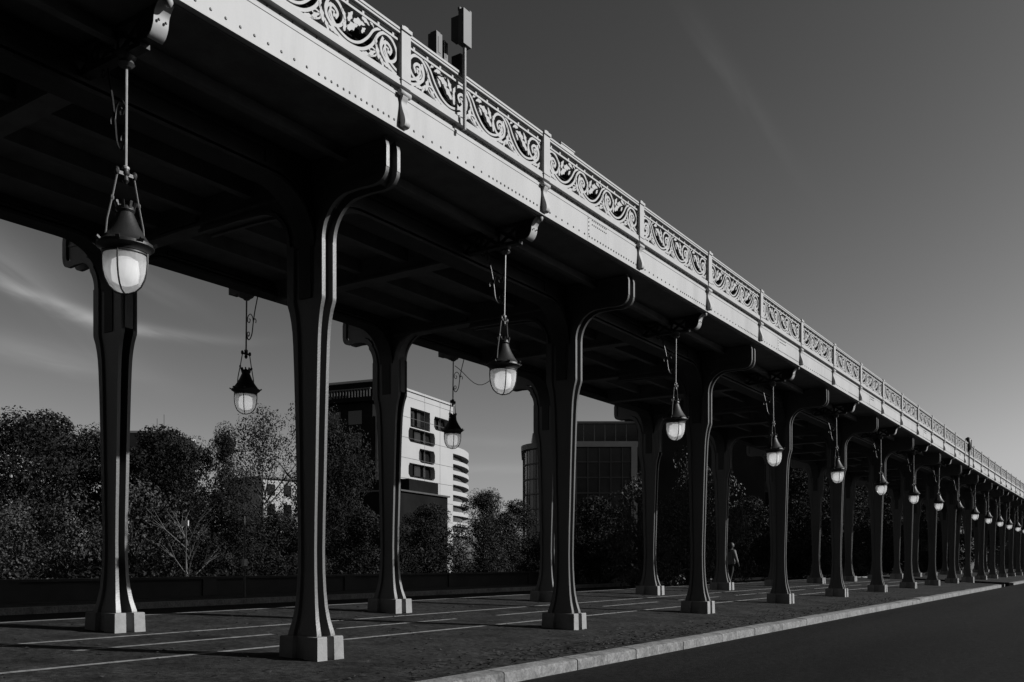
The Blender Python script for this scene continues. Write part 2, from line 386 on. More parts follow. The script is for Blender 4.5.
def head(oc, ic):
    m = MB(); f = lambda p, q, d: (p, d, q)
    poly = [(p - .09 if p > .4 else p - .09, q + (.09 if .4 < p < 1.2 else 0)) for p, q in oc]
    poly = [(p, min(q, TOPZ - .02)) for p, q in poly]
    poly += [(-1.995, TOPZ - .02)] + [(p + .0, q + .03) for p, q in ic[::-1]]
    m.prism(poly, f, -.085, .085)
    for sgn in (-1, 1):
        d0, d1 = sorted((sgn * .066, sgn * .118))
        m.strip(oc, f, .10, d0, d1)
        m.strip(ic[::-1], f, .05, d0, d1)
    for sgn in (-1, 1):                                            # raised beading on the flat sides
        d0, d1 = sorted((sgn * .08, sgn * .098))
        m.strip([(.12, 4.5), (.12, 5.4), (.2, 5.7), (1.1, 5.78)], f, .03, d0, d1)
    return m
HEAD = head(oc, ic).mesh('bracket', M['iron'], 30)
oc2 = [(p * 1.14 if p < .4 else .342 + (p - .30) * .83, q) for p, q in oc]; ic2 = [(max(p * 1.14, -1.995), q) for p, q in ic]
HEAD2 = head(oc2, ic2).mesh('bracket', M['iron'], 30)
ZG = 5.565
def haunch():
    """curved foot of the long girder where it grows out of the column"""
    m = MB(); f = lambda p, q, d: (d, p, q)
    for sg in (1, -1):
        c = [(.11, 4.34), (.112, 4.95)] + [(.112 + .62 * (1 - math.cos(R(a))), 4.95 + (ZG - 4.95) * math.sin(R(a))) for a in range(7, 91, 7)] + [(.80, ZG)]
        poly = [(sg * p, q) for p, q in c] + [(sg * .80, TOPZ - .03), (0, TOPZ - .03), (0, 4.34)]
        m.prism(poly, f, -.10, .10)
        cc = [(sg * p, q) for p, q in c[1:]]
        for (e0, e1) in ((.10, .165), (-.165, -.10)):
            m.strip(cc, f, (.04 if sg > 0 else -.04), e0, e1, 0.0)
            m.strip(cc, f, (.035 if sg > 0 else -.035), e0 * .98, e1 * .98 - (0.02 if e0 > 0 else -0.02) * 0, (.075 if sg > 0 else -.075))
    return m
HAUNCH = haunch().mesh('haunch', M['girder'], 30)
def column(n, near):
    s = S_NEAR if near else S_FAR
    k = n + 1
    if n < 0:
        lab = 'iron column of the %s row out of view on the left, %s before the first seen' % ('near' if near else 'far', ORD[-n - 1])
    elif near:
        lab = 'flared iron column nearest the road, %s from the left on a pale plinth' % ORD[n]
    else:
        lab = 'flared iron column of the row behind, %s from the left' % ORD[n]
    e = empty('iron_column', P(s, T0 + BAY * n, 0 if near else Z_RISE), 0 if near else math.pi, lab, 'column', 'columns of the row nearest the road' if near else 'columns of the row behind')
    for nm, me in (('plinth', PLINTH), ('shaft', SHAFT), ('bracket', HEAD if near else HEAD2), ('haunch', HAUNCH)):
        o = link(nm, me, e)
        if not near and nm in ('plinth', 'shaft'): o.scale = (1.14, 1.12, 1)
    return e
for n in range(N0, N1 + 1):
    column(n, True)
    if n < N1 : column(n, False)

# ------------------------------------------------------------------ viaduct deck
via = empty('viaduct_deck', P(S_MID, T_START, 0), 0, 'long straight iron viaduct deck with riveted pale fascia over the columns', 'viaduct')
VL = Vector(via.location)
def V(mb, name, m, smooth=None, parent=None):
    mb.v = [(x - VL.x, y - VL.y, z - VL.z) for x, y, z in mb.v]
    return mb.build(name, m, parent or via, smooth)
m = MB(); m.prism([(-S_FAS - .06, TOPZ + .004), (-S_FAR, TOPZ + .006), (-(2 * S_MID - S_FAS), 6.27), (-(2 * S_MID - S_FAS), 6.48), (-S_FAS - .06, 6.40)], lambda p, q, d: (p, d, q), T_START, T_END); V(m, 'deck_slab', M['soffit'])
# long girders over both rows
for near in (True, False):
    s = S_NEAR if near else S_FAR; dz = 0 if near else Z_RISE
    for n in range(N0 - 1, N1 + 1):
        a, b = T0 + BAY * n + .80, T0 + BAY * (n + 1) - .80
        a = max(a, T_START); b = min(b, T_END)
        if b - a < .5: continue
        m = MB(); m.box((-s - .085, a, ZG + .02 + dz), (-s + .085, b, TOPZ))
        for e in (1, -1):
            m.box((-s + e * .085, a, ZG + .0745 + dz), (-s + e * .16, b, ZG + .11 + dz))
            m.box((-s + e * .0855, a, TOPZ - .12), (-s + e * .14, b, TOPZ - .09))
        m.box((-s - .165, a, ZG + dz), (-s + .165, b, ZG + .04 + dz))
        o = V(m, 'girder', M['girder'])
        if near and n < 6:
            r = MB(); q = a + .06
            while q < b:
                r.lathe([(.016, 0), (.014, .008), (.006, .013)], 6); 
                k = len(r.v) - 18
                for j in range(k, k + 18):
                    x, y, z = r.v[j]; r.v[j] = (-s + .085 + z, q + x, ZG + .135 + y)
                q += .12
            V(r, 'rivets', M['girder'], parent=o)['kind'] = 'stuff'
# cross beams between the rows at each half bay and a stringer
for i in range(int((T_END - T_START) / 3)):
    t = T0 + BAY * N0 - 3.0 + 3.0 * i
    if t < T_START + .2: continue
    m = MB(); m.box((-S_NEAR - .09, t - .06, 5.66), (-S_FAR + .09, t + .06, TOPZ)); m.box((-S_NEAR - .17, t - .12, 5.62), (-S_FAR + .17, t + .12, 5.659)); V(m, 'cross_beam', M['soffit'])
for s in (9.3, 10.26, 11.2):
    m = MB(); m.box((-s - .06, T_START, 5.78), (-s + .06, T_END, TOPZ)); V(m, 'stringer', M['soffit'])
m = MB(); m.box((-7.62 - .02, T_START, 5.86), (-7.62 + .02, T_END, TOPZ)); m.box((-7.62 - .05, T_START, 5.845), (-7.62 + .05, T_END, 5.859)); V(m, 'stringer', M['soffit'])
# fascia plates, 6 m long, with their rivets
FZ0, FZ1 = 6.02, 6.415
def rivet(mb, t, z, r=.016, x=0.0):
    ring = [(x + .0005, t + r * math.cos(a), z + r * math.sin(a)) for a in [2 * math.pi * i / 7 for i in range(7)]]
    ring2 = [(x + .009, t + r * .62 * math.cos(a), z + r * .62 * math.sin(a)) for a in [2 * math.pi * i / 7 for i in range(7)]]
    mb.loft([ring, ring2])
fp = MB(); fp.box((-.05, .003, FZ0), (0, 8.997, FZ1 - .03)); fp.box((-.05, .003, FZ1 - .03), (.006, 8.997, FZ1)); fp.box((-.08, .003, FZ0 - .016), (.014, 8.997, FZ0 - .0005))
FAS = fp.mesh('fascia_plate', M['fascia'])
rv = MB()
q = .05
while q < 8.97:
    rivet(rv, q, FZ0 + .075)
    ph = (q + 12.17 - T0) % 6.0
    q += .088 if (1.6 < ph < 3.0 or 4.6 < ph or q < 1.2) else .165
q = .08
while q < 8.97: rivet(rv, q, FZ1 + .045, .013, -.015); q += .16
for z in (.11, .17, .23, .29, .345):
    for q in (.035,): rivet(rv, q, FZ0 + z, .012)
for q in [.035 + .055 * i for i in range(2, 11)]:
    rivet(rv, q, FZ0 + .345, .012); rivet(rv, q, FZ0 + .28, .012)
RIV = rv.mesh('rivets', M['lamp_iron'])
k = -6
while 12.17 + 9 * k < T_END - 1:
    t = 12.17 + 9 * k; k += 1
    if t < T_START - 6: continue
    o = link('fascia_plate', FAS, via, Vector((-S_FAS, t, 0)) - VL)
    link('rivets', RIV, o)['kind'] = 'stuff'
m = MB(); m.box((-S_FAS - .06, T_START, FZ1 + .001), (-S_FAS - .0155, T_END, 6.50)); V(m, 'frieze', M['fascia'])
m = MB(); m.box((-S_FAS - .1, T_START, 6.488), (-S_FAS + .05, T_END, 6.505)); V(m, 'cornice', M['rail'])
m = MB(); m.box((-7.05, T_START, 6.42), (-7.30, T_END, 7.20)); m.box((-7.04, T_START, 7.20), (-7.31, T_END, 7.215)); V(m, 'cable_trough', M['dark_wall'])
sfar = 2 * S_MID - S_FAS
m = MB(); m.box((-sfar, T_START, 6.26), (-sfar - .05, T_END, FZ1 + .1)); V(m, 'fascia_plate', M['fascia'])
# scrolled consoles on the fascia every 3 m, and a curved end plate under each half bay
cs = MB()
prof = spline([(.0, .385), (.03, .40), (.055, .38), (.045, .345), (.03, .31), (.032, .26), (.05, .2), (.075, .13), (.085, .075), (.075, .035), (.045, .02), (.0, .02)], 5)
cs.prism(prof, lambda p, q, d: (p, d, q + FZ0), -.045, .045)
CONS = cs.mesh('console', M['fascia'], 40)
cr = MB(); cr.loft([[(.035 + r * math.cos(a), y, FZ0 + .40 + r * math.sin(a)) for a in [2 * math.pi * i / 10 for i in range(10)]] for y, r in ((-.09, .03), (-.085, .036), (.085, .036), (.09, .03))])
CROLL = cr.mesh('console_roll', M['fascia'], 50)
cn = MB(); cn.lathe([(.005, -.09), (.03, -.08), (.042, -.05), (.04, -.025), (.03, -.02)], 12)
PEND = cn.mesh('pendant', M['fascia'], 50)
# lattice brackets carrying the fascia (and lamps) at half bays
lb = MB()
f = lambda p, q, d: (-p, d, q)
oS = 7.02
endp = [(S_FAS + .07, 5.975), (6.955, 5.90), (6.975, 5.80), (7.01, 5.735), (7.06, 5.70)]
lb.prism([(S_FAS + .1, 5.975), (6.985, 5.90), (7.0, 5.81), (7.03, 5.76), (7.10, 5.72), (7.25, 5.74), (7.25, 5.975)], f, -.05, .05)
lb.box((-7.2, -.05, 5.93), (-8.18, .05, 5.972)); lb.box((-7.2, -.05, 5.685), (-8.18, .05, 5.73))
xs = [7.25, 7.56, 7.87, 8.18]
for i in range(3):
    for (za, zb) in ((5.73, 5.93), (5.93, 5.73)):
        lb.bar((-xs[i], 0.012 if za < zb else -.012, za), (-xs[i + 1], 0.012 if za < zb else -.012, zb), .02, .045)
    lb.box((-xs[i] - .022, -.03, 5.731), (-xs[i] + .022, .03, 5.929))
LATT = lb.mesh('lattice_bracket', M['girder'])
ep = MB(); ep.strip(spline(endp, 5), f, .014, -.075, .075)
ENDP = ep.mesh('end_plate', M['fascia'], 50)
eh = MB()
for y in (-.035, .035):
    eh.lathe([(.012, 0), (.012, .006), (.004, .01)], 8); kk = len(eh.v) - 24
    for j in range(kk, kk + 24):
        x, yy, z = eh.v[j]; eh.v[j] = (-6.968 + .012 + z * 1.2, y + x, 5.835 + yy)
BOLT = eh.mesh('bolts', M['lamp_iron'])
i = 0
while T0 + BAY * N0 - 3 + 3 * i < T_END - .5:
    t = T0 + BAY * N0 - 3 + 3 * i; i += 1
    if t < T_START + .3: continue
    c = link('console', CONS, via, Vector((-S_FAS, t, 0)) - VL); link('console_roll', CROLL, c)
    if (i % 2) == 1:
        pass
    if abs(((t - T0) / 6.0) % 1 - .5) < .1:
        l = link('lattice_bracket', LATT, via, Vector((0, t, 0)) - VL); link('end_plate', ENDP, l); link('bolts', BOLT, l)
        link('pendant', PEND, via, Vector((-S_FAS - .05, t, FZ0)) - VL)

# ------------------------------------------------------------------ balustrade on the edge of the deck
bal = empty('balustrade', P(S_FAS, T_START, 6.505), 0, 'pale cast iron balustrade of scrollwork panels and posts along the deck', 'balustrade')
BL = Vector(bal.location)
ZB = 6.507
PT = 3.0; PW = 2.84
UN = PW / 3.42
def scroll_panel(mirror, seed):
    m = MB(); fx = lambda x, z, d: (d, (PW - x) if mirror else x, z)
    h0, h1 = .080, .482; H = h1 - h0
    def pt(x, z): return ((x + .10) * UN, h0 + z * H)
    d0, d1 = -.016, .012
    def leaf(cx, cz, ang, L, W, lift=.004, n=9):
        up, dn = [], []
        for i in range(n + 1):
            q = i / n; wv = W * 1.2 * math.sin(math.pi * q ** .7) * (1 + .3 * math.sin(q * 17))
            x = cx + math.cos(ang) * L * (q - .5); z = cz + math.sin(ang) * L * (q - .5) + .012 * math.sin(q * 3.1)
            up.append((x - math.sin(ang) * wv, z + math.cos(ang) * wv)); dn.append((x + math.sin(ang) * wv, z - math.cos(ang) * wv))
        poly = up + dn[::-1][1:-1]
        if all(0 < p[0] < PW for p in poly) and all(h0 - .012 < p[1] < h1 + .012 for p in poly): m.prism(poly, fx, d0 - .002, d1 + lift)
    for k in range(-1, 4):
        ox = k
        stem = [(.02, .82), (-.03, .55), (.04, .28), (.20, .08), (.40, .02), (.62, .12), (.80, .40), (.92, .78), (1.05, .96), (1.20, .90), (1.29, .64), (1.23, .36), (1.09, .26), (.985, .40), (1.0, .64), (1.10, .74), (1.18, .62), (1.14, .46)]
        inner = [(.07, .78), (.055, .56), (.11, .35), (.23, .20), (.40, .14), (.57, .25), (.72, .52), (.84, .84), (.97, 1.0)]
        core = [(1.10, .30), (1.03, .45), (1.06, .60), (1.13, .60)]
        for path, w in ((stem, .034), (inner, .028), (core, .02)):
            pp = [(ox + x, z) for x, z in spline(path, 4)]; run = []
            for x, z in pp + [(99, 0)]:
                if 0.0 <= (x + .10) * UN <= PW: run.append(pt(x, min(max(z, 0), 1)))
                else:
                    if len(run) > 2: m.strip(run, fx, w, d0, d1, -w / 2)
                    run = []
        X = lambda x: (ox + x + .10) * UN
        Z = lambda z: h0 + z * H
        # acanthus leaf in the upper gap
        for x, z, an, L, W_ in ((.44, .52, 35, .20, .030), (.56, .74, 12, .19, .030), (.40, .76, 62, .15, .024), (.68, .90, -18, .13, .022), (.30, .42, 80, .13, .020), (.28, .70, 115, .12, .018), (.55, .95, -4, .16, .016),
                                (.80, .93, -35, .08, .014), (.64, .62, 50, .10, .016),
                                # curls and leaves in the lower gap
                                (.90, .34, 108, .18, .022), (.80, .16, 40, .15, .020), (.70, .04, 8, .16, .014), (.98, .14, 120, .13, .018), (1.08, .08, -15, .14, .016), (.88, .58, 80, .13, .013), (1.12, .50, 45, .05, .016)):
            leaf(X(x), Z(z), R(an), L, W_)
        cur = [pt(ox + x, z) for x, z in spline([(.60, .0), (.74, .06), (.87, .18), (.88, .30), (.80, .34), (.75, .25), (.79, .19)], 4)]
        if cur[0][0] > 0 and max(c[0] for c in cur) < PW: m.strip(cur, fx, .018, d0, d1, -.009)
    return m
SCR = [scroll_panel(False, 1).mesh('scrollwork', M['rail']), scroll_panel(True, 1).mesh('scrollwork', M['rail'])]
bk = MB()
bk.box((-.045, 0, 0), (.045, PW, .062)); bk.box((-.03, 0, .062), (.03, PW, .078))
BOT = bk.mesh('bottom_rail', M['rail'])
tk = MB(); tk.box((-.02, 0, .480), (.022, PW, .505)); tk.box((-.012, 0, .548), (.014, PW, .560)); tk.box((-.04, 0, .560), (.045, PW, .588)); tk.box((-.05, 0, .588), (.055, PW, .615))
for j in range(12): tk.box((-.012, .1 + j * .24, .505), (.012, .13 + j * .24, .548))
TOPR = tk.mesh('top_rail', M['rail'])
po = MB(); po.box((-.06, -.078, -.02), (.062, .078, .625)); po.box((-.07, -.085, .045), (.07, .085, .06)); po.box((-.075, -.088, .60), (.078, .088, .64))
po.prism([(-.06, .64), (-.03, .665), (.03, .665), (.06, .64)], lambda p, q, d: (d, p, q), -.06, .062)
POST = po.mesh('post', M['rail'])
i = 0
while T0 + BAY * N0 - 3 + 3 * i < T_END - .3:
    t = T0 + BAY * N0 - 3 + 3 * i; par = i % 2; i += 1
    if t < T_START: continue
    link('post', POST, bal, Vector((-S_FAS, t, ZB)) - BL)
    if t + 3 > T_END - .3: break
    pnl = empty('railing_panel', Vector((-S_FAS, t + .08, ZB)) - BL); pnl.parent = bal
    link('scrollwork', SCR[par], pnl); link('bottom_rail', BOT, pnl); link('top_rail', TOPR, pnl)

# ------------------------------------------------------------------ hanging lanterns
def lantern_meshes():
    d = {}
    # local origin: the stem axis at ceiling height 0 is the yoke (z=0); globe hangs below
    m = MB(); m.tube([(0, 0, 0), (0, 0, .98)], .014, 8); m.lathe([(.02, .02), (.034, .03), (.034, .05), (.02, .06)], 10); d['stem'] = (m, 'stem', 40)
    m = MB(); m.lathe([(.045, .94), (.075, .97), (.06, 1.0), (.085, 1.03), (.085, 1.06)], 12); m.box((-.1, -.06, 1.06), (.12, .06, 1.085)); d['ceiling_mount'] = (m, 'iron', 40)
    m = MB(); m.box((-.012, -.085, -.03), (.012, .085, 0.0)); m.lathe([(.012, -.10), (.03, -.07), (.022, -.03), (.035, -.01), (.03, .03)], 10)
    for y in (-.085, .085): m.lathe([(.004, .035), (.02, .02), (.024, 0), (.02, -.03), (.004, -.045)], 8, (0, y, 0))
    d['yoke'] = (m, 'lamp_iron', 40)
    for sg in (-1, 1):
        m = MB(); m.tube([(0, sg * .08, -.02), (0, sg * .12, -.22), (0, sg * .175, -.46), (0, sg * .19, -.62), (0, sg * .205, -.66)], .0085, 6)
        m.lathe([(.003, -.23), (.017, -.245), (.017, -.27), (.003, -.285)], 6, (0, sg * .128, 0))
        d['strap%d' % sg] = (m, 'dull', 40)
    cap = MB(); cap.lathe([(.03, -.29), (.075, -.31), (.082, -.34), (.068, -.36), (.085, -.40), (.115, -.47), (.155, -.54), (.19, -.59), (.215, -.625), (.245, -.645), (.248, -.67), (.225, -.685), (.205, -.70), (.2, -.72), (.19, -.72)], 20)
    for i in range(8):
        a = 2 * math.pi * i / 8; c, s = math.cos(a), math.sin(a)
        cap.bar((.07 * c, .07 * s, -.33), (.088 * c, .088 * s, -.265), .022, .02)
        cap.bar((.235 * c, .235 * s, -.66), (.275 * c, .275 * s, -.632), .035, .018)
    d['cap'] = (cap, 'lamp_iron', 40)
    gl = MB(); gl.lathe([(.186, -.722), (.188, -.80), (.182, -.88), (.165, -.95), (.135, -1.01), (.09, -1.05), (.045, -1.068), (.008, -1.072)], 24); d['globe'] = (gl, 'globe', 60)
    df = MB(); df.lathe([(.06, -.76), (.112, -.79), (.122, -.88), (.112, -.97), (.06, -1.0)], 16); d['diffuser'] = (df, 'glow', 60)
    cg = MB()
    for k in range(2):
        a = math.pi * k / 2 + R(40); c, s = math.cos(a), math.sin(a)
        pr = [(-.194, -.72), (-.196, -.80), (-.19, -.885), (-.172, -.957), (-.14, -1.02), (-.092, -1.062), (-.03, -1.082), (.03, -1.082), (.092, -1.062), (.14, -1.02), (.172, -.957), (.19, -.885), (.196, -.80), (.194, -.72)]
        cg.tube([(r * c, r * s, z) for r, z in pr], .008, 6)
    cg.lathe([(.19, -.722), (.2, -.728), (.2, -.74), (.19, -.746)], 20)
    d['cage'] = (cg, 'lamp_iron', 40)
    sb = MB()      # wrought iron scroll from the stem up to the girder, on the inner side (-x in world)
    main = spline([(-.02, .30), (-.05, .235), (-.10, .24), (-.15, .33), (-.18, .52), (-.22, .72), (-.27, .90), (-.30, 1.02)], 5)
    sb.tube([(x, 0, z) for x, z in main], .010, 6)
    for pts in ([(-.02, .30), (-.035, .36), (-.075, .36), (-.085, .31), (-.055, .29), (-.045, .32)], [(-.18, .52), (-.16, .62), (-.10, .68), (-.04, .64), (-.035, .56), (-.08, .53), (-.10, .58), (-.07, .60)],
                [(-.18, .55), (-.22, .58), (-.25, .55), (-.245, .50)], [(-.30, 1.0), (-.36, .96), (-.40, .99), (-.38, 1.03), (-.35, 1.01)]):
        sb.tube([(x, 0, z) for x, z in spline(pts, 4)], .008, 5)
    d['scroll_bracket'] = (sb, 'lamp_iron', 40)
    return {k: (v[0].mesh(k.rstrip('-1'), M[v[1]], v[2])) for k, v in d.items()}
LM = lantern_meshes()
def lantern(s, t, zy, inner, label, group, lit=True, glass=True):
    e = empty('hanging_lantern', P(s, t, zy), 0 if inner < 0 else math.pi, label, 'lantern', group)
    e.rotation_euler = (rnd.uniform(-.022, .022), rnd.uniform(-.022, .022), e.rotation_euler.z + rnd.uniform(-.12, .12))
    sub = None
    for k, me in LM.items():
        nm = k.rstrip('-1') if k.startswith('strap') else k
        if k == 'diffuser' or k == 'cage' or (k == 'globe'):
            if not glass: continue
        o = link(nm, me, sub if k in ('diffuser', 'cage') and sub else e)
        if k == 'globe': sub = o
    return e
for i in range(0, 19):
    if i == 8:
        lab = 'lantern hanging on the road side with its glass globe missing'
    elif i == 0:
        lab = 'large hanging lantern in front of the leftmost column, largest of all lanterns'
    elif i == 1:
        lab = 'hanging lantern just left of the second road-side column, on the road side'
    else:
        lab = 'hanging lantern on the road side of the viaduct, %s from the left' % ORD[i]
    lantern(7.485, T0 - 3 + BAY * i, 4.65, -1, lab, 'lanterns along the road side', glass=(i != 8))
for i in range(1, 3):
    lab = 'black lantern against the sky left of the first road-side column, on the far side' if i == 1 else ('black lantern in front of the white building, on the far side' if i == 2 else 'hanging lantern on the far side of the viaduct, %s from the left' % ORD[i - 1])
    lantern(13.04, T0 - 3 + BAY * i, 4.87, 1, lab, 'lanterns along the far side')
for i in range(1, 3):                                   # ceiling blocks the far lanterns hang from
    t = T0 - 3 + BAY * i
    b = MB(); b.box((-12.5, t - .09, 5.94), (-13.4, t + .09, 6.3)); b.box((-12.7, t - .12, 5.90), (-13.25, t + .12, 5.94)); b.lathe([(.07, 5.84), (.12, 5.86), (.15, 5.90)], 12, (-13.04, t, 0)); V(b, 'lamp_block', M['soffit'])

# loose cable near the second far lantern
cab = MB(); cab.tube([(-12.9 + .45 * q, 16.8 + 1.2 * q, 5.55 + .12 * math.cos(q * 6) - .25 * q * (1 - q) * 2) for q in [i / 12 for i in range(13)]], .008, 5)
V(cab, 'cable', M['lamp_iron'])

# ------------------------------------------------------------------ equipment on the balustrade
def dpt(px, py, s):       # a point on the plane at s seen at px, py
    d = F * s / (CT * (1131.5 - px)); x = (px - 512) / F * d
    return x * ST + d * CT, EYE + (562.1 - py) * d / F
t1, zb = dpt(464.5, 130, 6.72); zt = dpt(464.5, 12, 6.72)[1]; zs = dpt(464.5, 47, 6.72)[1]
e = empty('signal_box', P(6.72, t1, zb), 0, 'tall flat grey signal box on a thin pole clamped to the balustrade', 'signal')
m = MB(); m.tube([(0, 0, 0), (0, 0, zs - zb + .05)], .022, 8); m.build('pole', M['stem'], e, 40)
m = MB(); m.box((-.03, -.085, zs - zb), (.05, .075, zt - zb)); m.build('cabinet', M['box_grey'], e)
m = MB(); m.box((-.16, -.06, zs - zb + .1), (-.0305, .05, zt - zb - .05)); m.build('housing', M['box_dark'], e)
m = MB(); m.box((-.05, -.07, zt - zb), (-.02, -.03, zt - zb + .04)); m.box((.0, .05, zt - zb), (.04, .09, zt - zb + .03)); m.build('fixing', M['box_dark'], e)
z2 = dpt(464.5, 62, 6.72)[1]
m = MB(); m.box((-.17, -.04, z2 - zb - .16), (-.03, .05, z2 - zb + .10)); m.build('junction_box', M['box_dark'], e)
t2, z0 = dpt(438, 62, 6.95); z1 = dpt(438, 38, 6.95)[1]
e = empty('track_cabinet', P(6.95, t2, z0 - .25), 0, 'pair of small dark cabinets behind the balustrade near the pole', 'cabinet')
for a, b, hh in ((-.13, -.02, 0), (.02, .09, -.05)):
    m = MB(); m.box((-.05, a, 0), (.08, b, z1 - z0 + .25 + hh)); m.box((-.03, a + .02, z1 - z0 + .25 + hh), (.06, b - .02, z1 - z0 + .275 + hh))
    m.box((.08, a + .03, .3), (.085, b - .03, z1 - z0 + .2 + hh)); m.build('cabinet', M['box_dark'], e)
m = MB(); m.tube([(.03, 0, 0), (.03, 0, z1 - z0 + .3)], .012, 6); m.build('conduit', M['stem'], e)
t3, z0 = dpt(563, 160, 6.95)
e = empty('cable_box', P(6.95, t3, 7.12), 0, 'small pale box just above the top rail by the second post', 'box')
m = MB(); m.box((-.1, -.16, 0), (.06, .22, .14)); m.build('body', M['rail'], e); m = MB(); m.box((-.11, -.17, .14), (.07, .23, .155)); m.build('lid', M['rail'], e)
t4, z0 = dpt(969, 462, 6.75); z1 = dpt(969, 437, 6.75)[1]
e = empty('track_signal', P(6.75, t4, z0), 0, 'small round headed track signal above the far balustrade', 'signal')
m = MB(); m.tube([(0, 0, -.3), (0, 0, z1 - z0 - .5)], .035, 8); m.build('pole', M['lamp_iron'], e)
m = MB(); m.lathe([(.02, z1 - z0), (.12, z1 - z0 - .06), (.16, z1 - z0 - .3), (.15, z1 - z0 - .6), (.06, z1 - z0 - .72)], 12, (-.05, 0, 0)); m.build('lamp_head', M['box_dark'], e, 50)
m = MB(); m.box((.04, -.03, z1 - z0 - .5), (.12, .03, z1 - z0 - .15)); m.build('visor', M['box_grey'], e)

# ------------------------------------------------------------------ far side parapet
par = empty('parapet', P(23.2, 0, .15), 0, 'long low stone parapet of the bridge behind the far roadway', 'wall')
m = MB(); m.box((0, T_A, -.8), (-.3, T_B, .50)); m.build('wall', M['parapet'], par)
m = MB(); m.box((.06, T_A, .50), (-.36, T_B, .57)); m.build('coping', M['parapet'], par)
for i in range(-4, 26):
    t = i * 6.0; m = MB(); m.box((.05, t - .25, -.1), (.001, t + .25, .499)); m.build('pier', M['parapet'], par)

# ------------------------------------------------------------------ trees
def leaf_mesh(name, lobes, n, size, m, seed, flat=0.0):
    rr = random.Random(seed); v = []; f = []
    tot = sum(l[3] ** 2 for l in lobes)
    for (cx, cy, cz, r) in lobes:
        for _ in range(int(n * r * r / tot)):
            while True:
                x, y, z = (rr.uniform(-1, 1) for _ in range(3)); q = x*x + y*y + z*z
                if .12 < q < 1: break
            k = q ** -.18
            p = Vector((cx + x * k * r, cy + y * k * r, cz + z * k * r * .85))
            s = size * rr.uniform(.5, 1.25)
            a = (Vector((x, y, z + .25)).normalized() * 1.3 + Vector((rr.gauss(0, .62), rr.gauss(0, .62), rr.gauss(0, .62)))).normalized(); b = a.orthogonal().normalized()
            b = (Matrix.Rotation(rr.uniform(0, 6.3), 3, a) @ b); c = a.cross(b)
            i = len(v); v += [p - b * s, p + c * s * .5 - b * s * .1, p + b * s, p - c * s * .5 + b * s * .1 + a * s * .15]
            f.append((i, i + 1, i + 2, i + 3))
    me = bpy.data.meshes.new(name); me.from_pydata(v, [], f); me.materials.append(m); return me
def limbs(seed, h, spread, n=7, r0=.16, fork=2):
    rr = random.Random(seed); m = MB()
    m.tube([(0, 0, -.3), (rr.uniform(-.05, .05), .03, h * .25), (rr.uniform(-.15, .15), rr.uniform(-.1, .1), h * .55), (rr.uniform(-.2, .2), rr.uniform(-.2, .2), h * .85)], [r0, r0 * .8, r0 * .55, r0 * .2], 8)
    for i in range(n):
        z = h * rr.uniform(.25, .7); a = rr.uniform(0, 6.28); L = spread * rr.uniform(.6, 1.0)
        p0 = Vector((0, 0, z)); p1 = p0 + Vector((math.cos(a) * L * .5, math.sin(a) * L * .5, L * .45)); p2 = p1 + Vector((math.cos(a + .3) * L * .5, math.sin(a + .3) * L * .5, L * .5))
        m.tube([p0, p1, p2], [r0 * .4, r0 * .25, r0 * .06], 5)
        for _ in range(fork):
            b = a + rr.uniform(-1, 1); m.tube([p1, p1 + Vector((math.cos(b) * L * .4, math.sin(b) * L * .4, L * rr.uniform(.15, .5)))], [r0 * .2, r0 * .04], 4)
    return m
def crown_lobes(seed, h, w, base, n=16):
    rr = random.Random(seed); out = []
    for i in range(n):
        q = rr.random(); z = base + (h - base) * (q * .92 + .04); k = math.sin(math.pi * (.15 + .78 * q)) 
        a = rr.uniform(0, 6.28); d = w * k * rr.uniform(.1, .85)
        out.append((math.cos(a) * d, math.sin(a) * d, z, w * rr.choice((.10, .13, .16, .20, .25)) * rr.uniform(.85, 1.15)))
    return out
KIND = []
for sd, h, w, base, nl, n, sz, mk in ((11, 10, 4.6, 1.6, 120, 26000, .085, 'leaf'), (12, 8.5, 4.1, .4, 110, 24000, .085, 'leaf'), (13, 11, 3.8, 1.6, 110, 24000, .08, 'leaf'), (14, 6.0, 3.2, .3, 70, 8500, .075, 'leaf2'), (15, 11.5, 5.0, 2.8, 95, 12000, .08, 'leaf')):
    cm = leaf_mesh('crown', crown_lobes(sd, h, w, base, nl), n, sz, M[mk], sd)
    tm = limbs(sd, h * .82, w * .60, 16, .15, 4).mesh('trunk', M['bark'], 60)
    KIND.append((cm, tm, h))
def tree(px, d, top, kind, label, sx=1.0, rz=0.0, name='tree'):
    cm, tm, h = KIND[kind]; z0 = -1.4
    k = (zat(top, d) - z0) / h
    e = empty(name, at(px, d, z0), rz, label, 'tree', 'trees beyond the far parapet')
    e.scale = (k * sx, k * sx, k)
    link('trunk', tm, e); link('crown', cm, e)
    return e
tree(18, 44, 414, 0, 'tall leafy tree at the far left edge of the view', 1.1, .3)
tree(58, 50, 418, 1, 'round dark tree left of the leftmost column', 1.0, 1.4)
tree(92, 47, 431, 2, 'dark tree directly behind the leftmost column', 1.1, 2.0)
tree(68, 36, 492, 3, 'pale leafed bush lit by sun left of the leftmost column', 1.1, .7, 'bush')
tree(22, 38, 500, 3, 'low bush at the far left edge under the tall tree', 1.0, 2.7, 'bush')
tree(150, 48, 432, 1, 'broad dark tree just right of the leftmost column', 1.15, 4.0)
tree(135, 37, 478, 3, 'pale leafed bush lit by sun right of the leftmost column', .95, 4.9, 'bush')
tree(186, 46, 436, 0, 'dark tree between the leftmost column and the square clipped tree', .8, 5.3)
tree(222, 43, 429, 2, 'tall square topped dark tree left of the far lantern', .62, 2.9)
tree(265, 52, 408, 4, 'open leafy tree with gaps below the far side lantern', .8, 1.1)
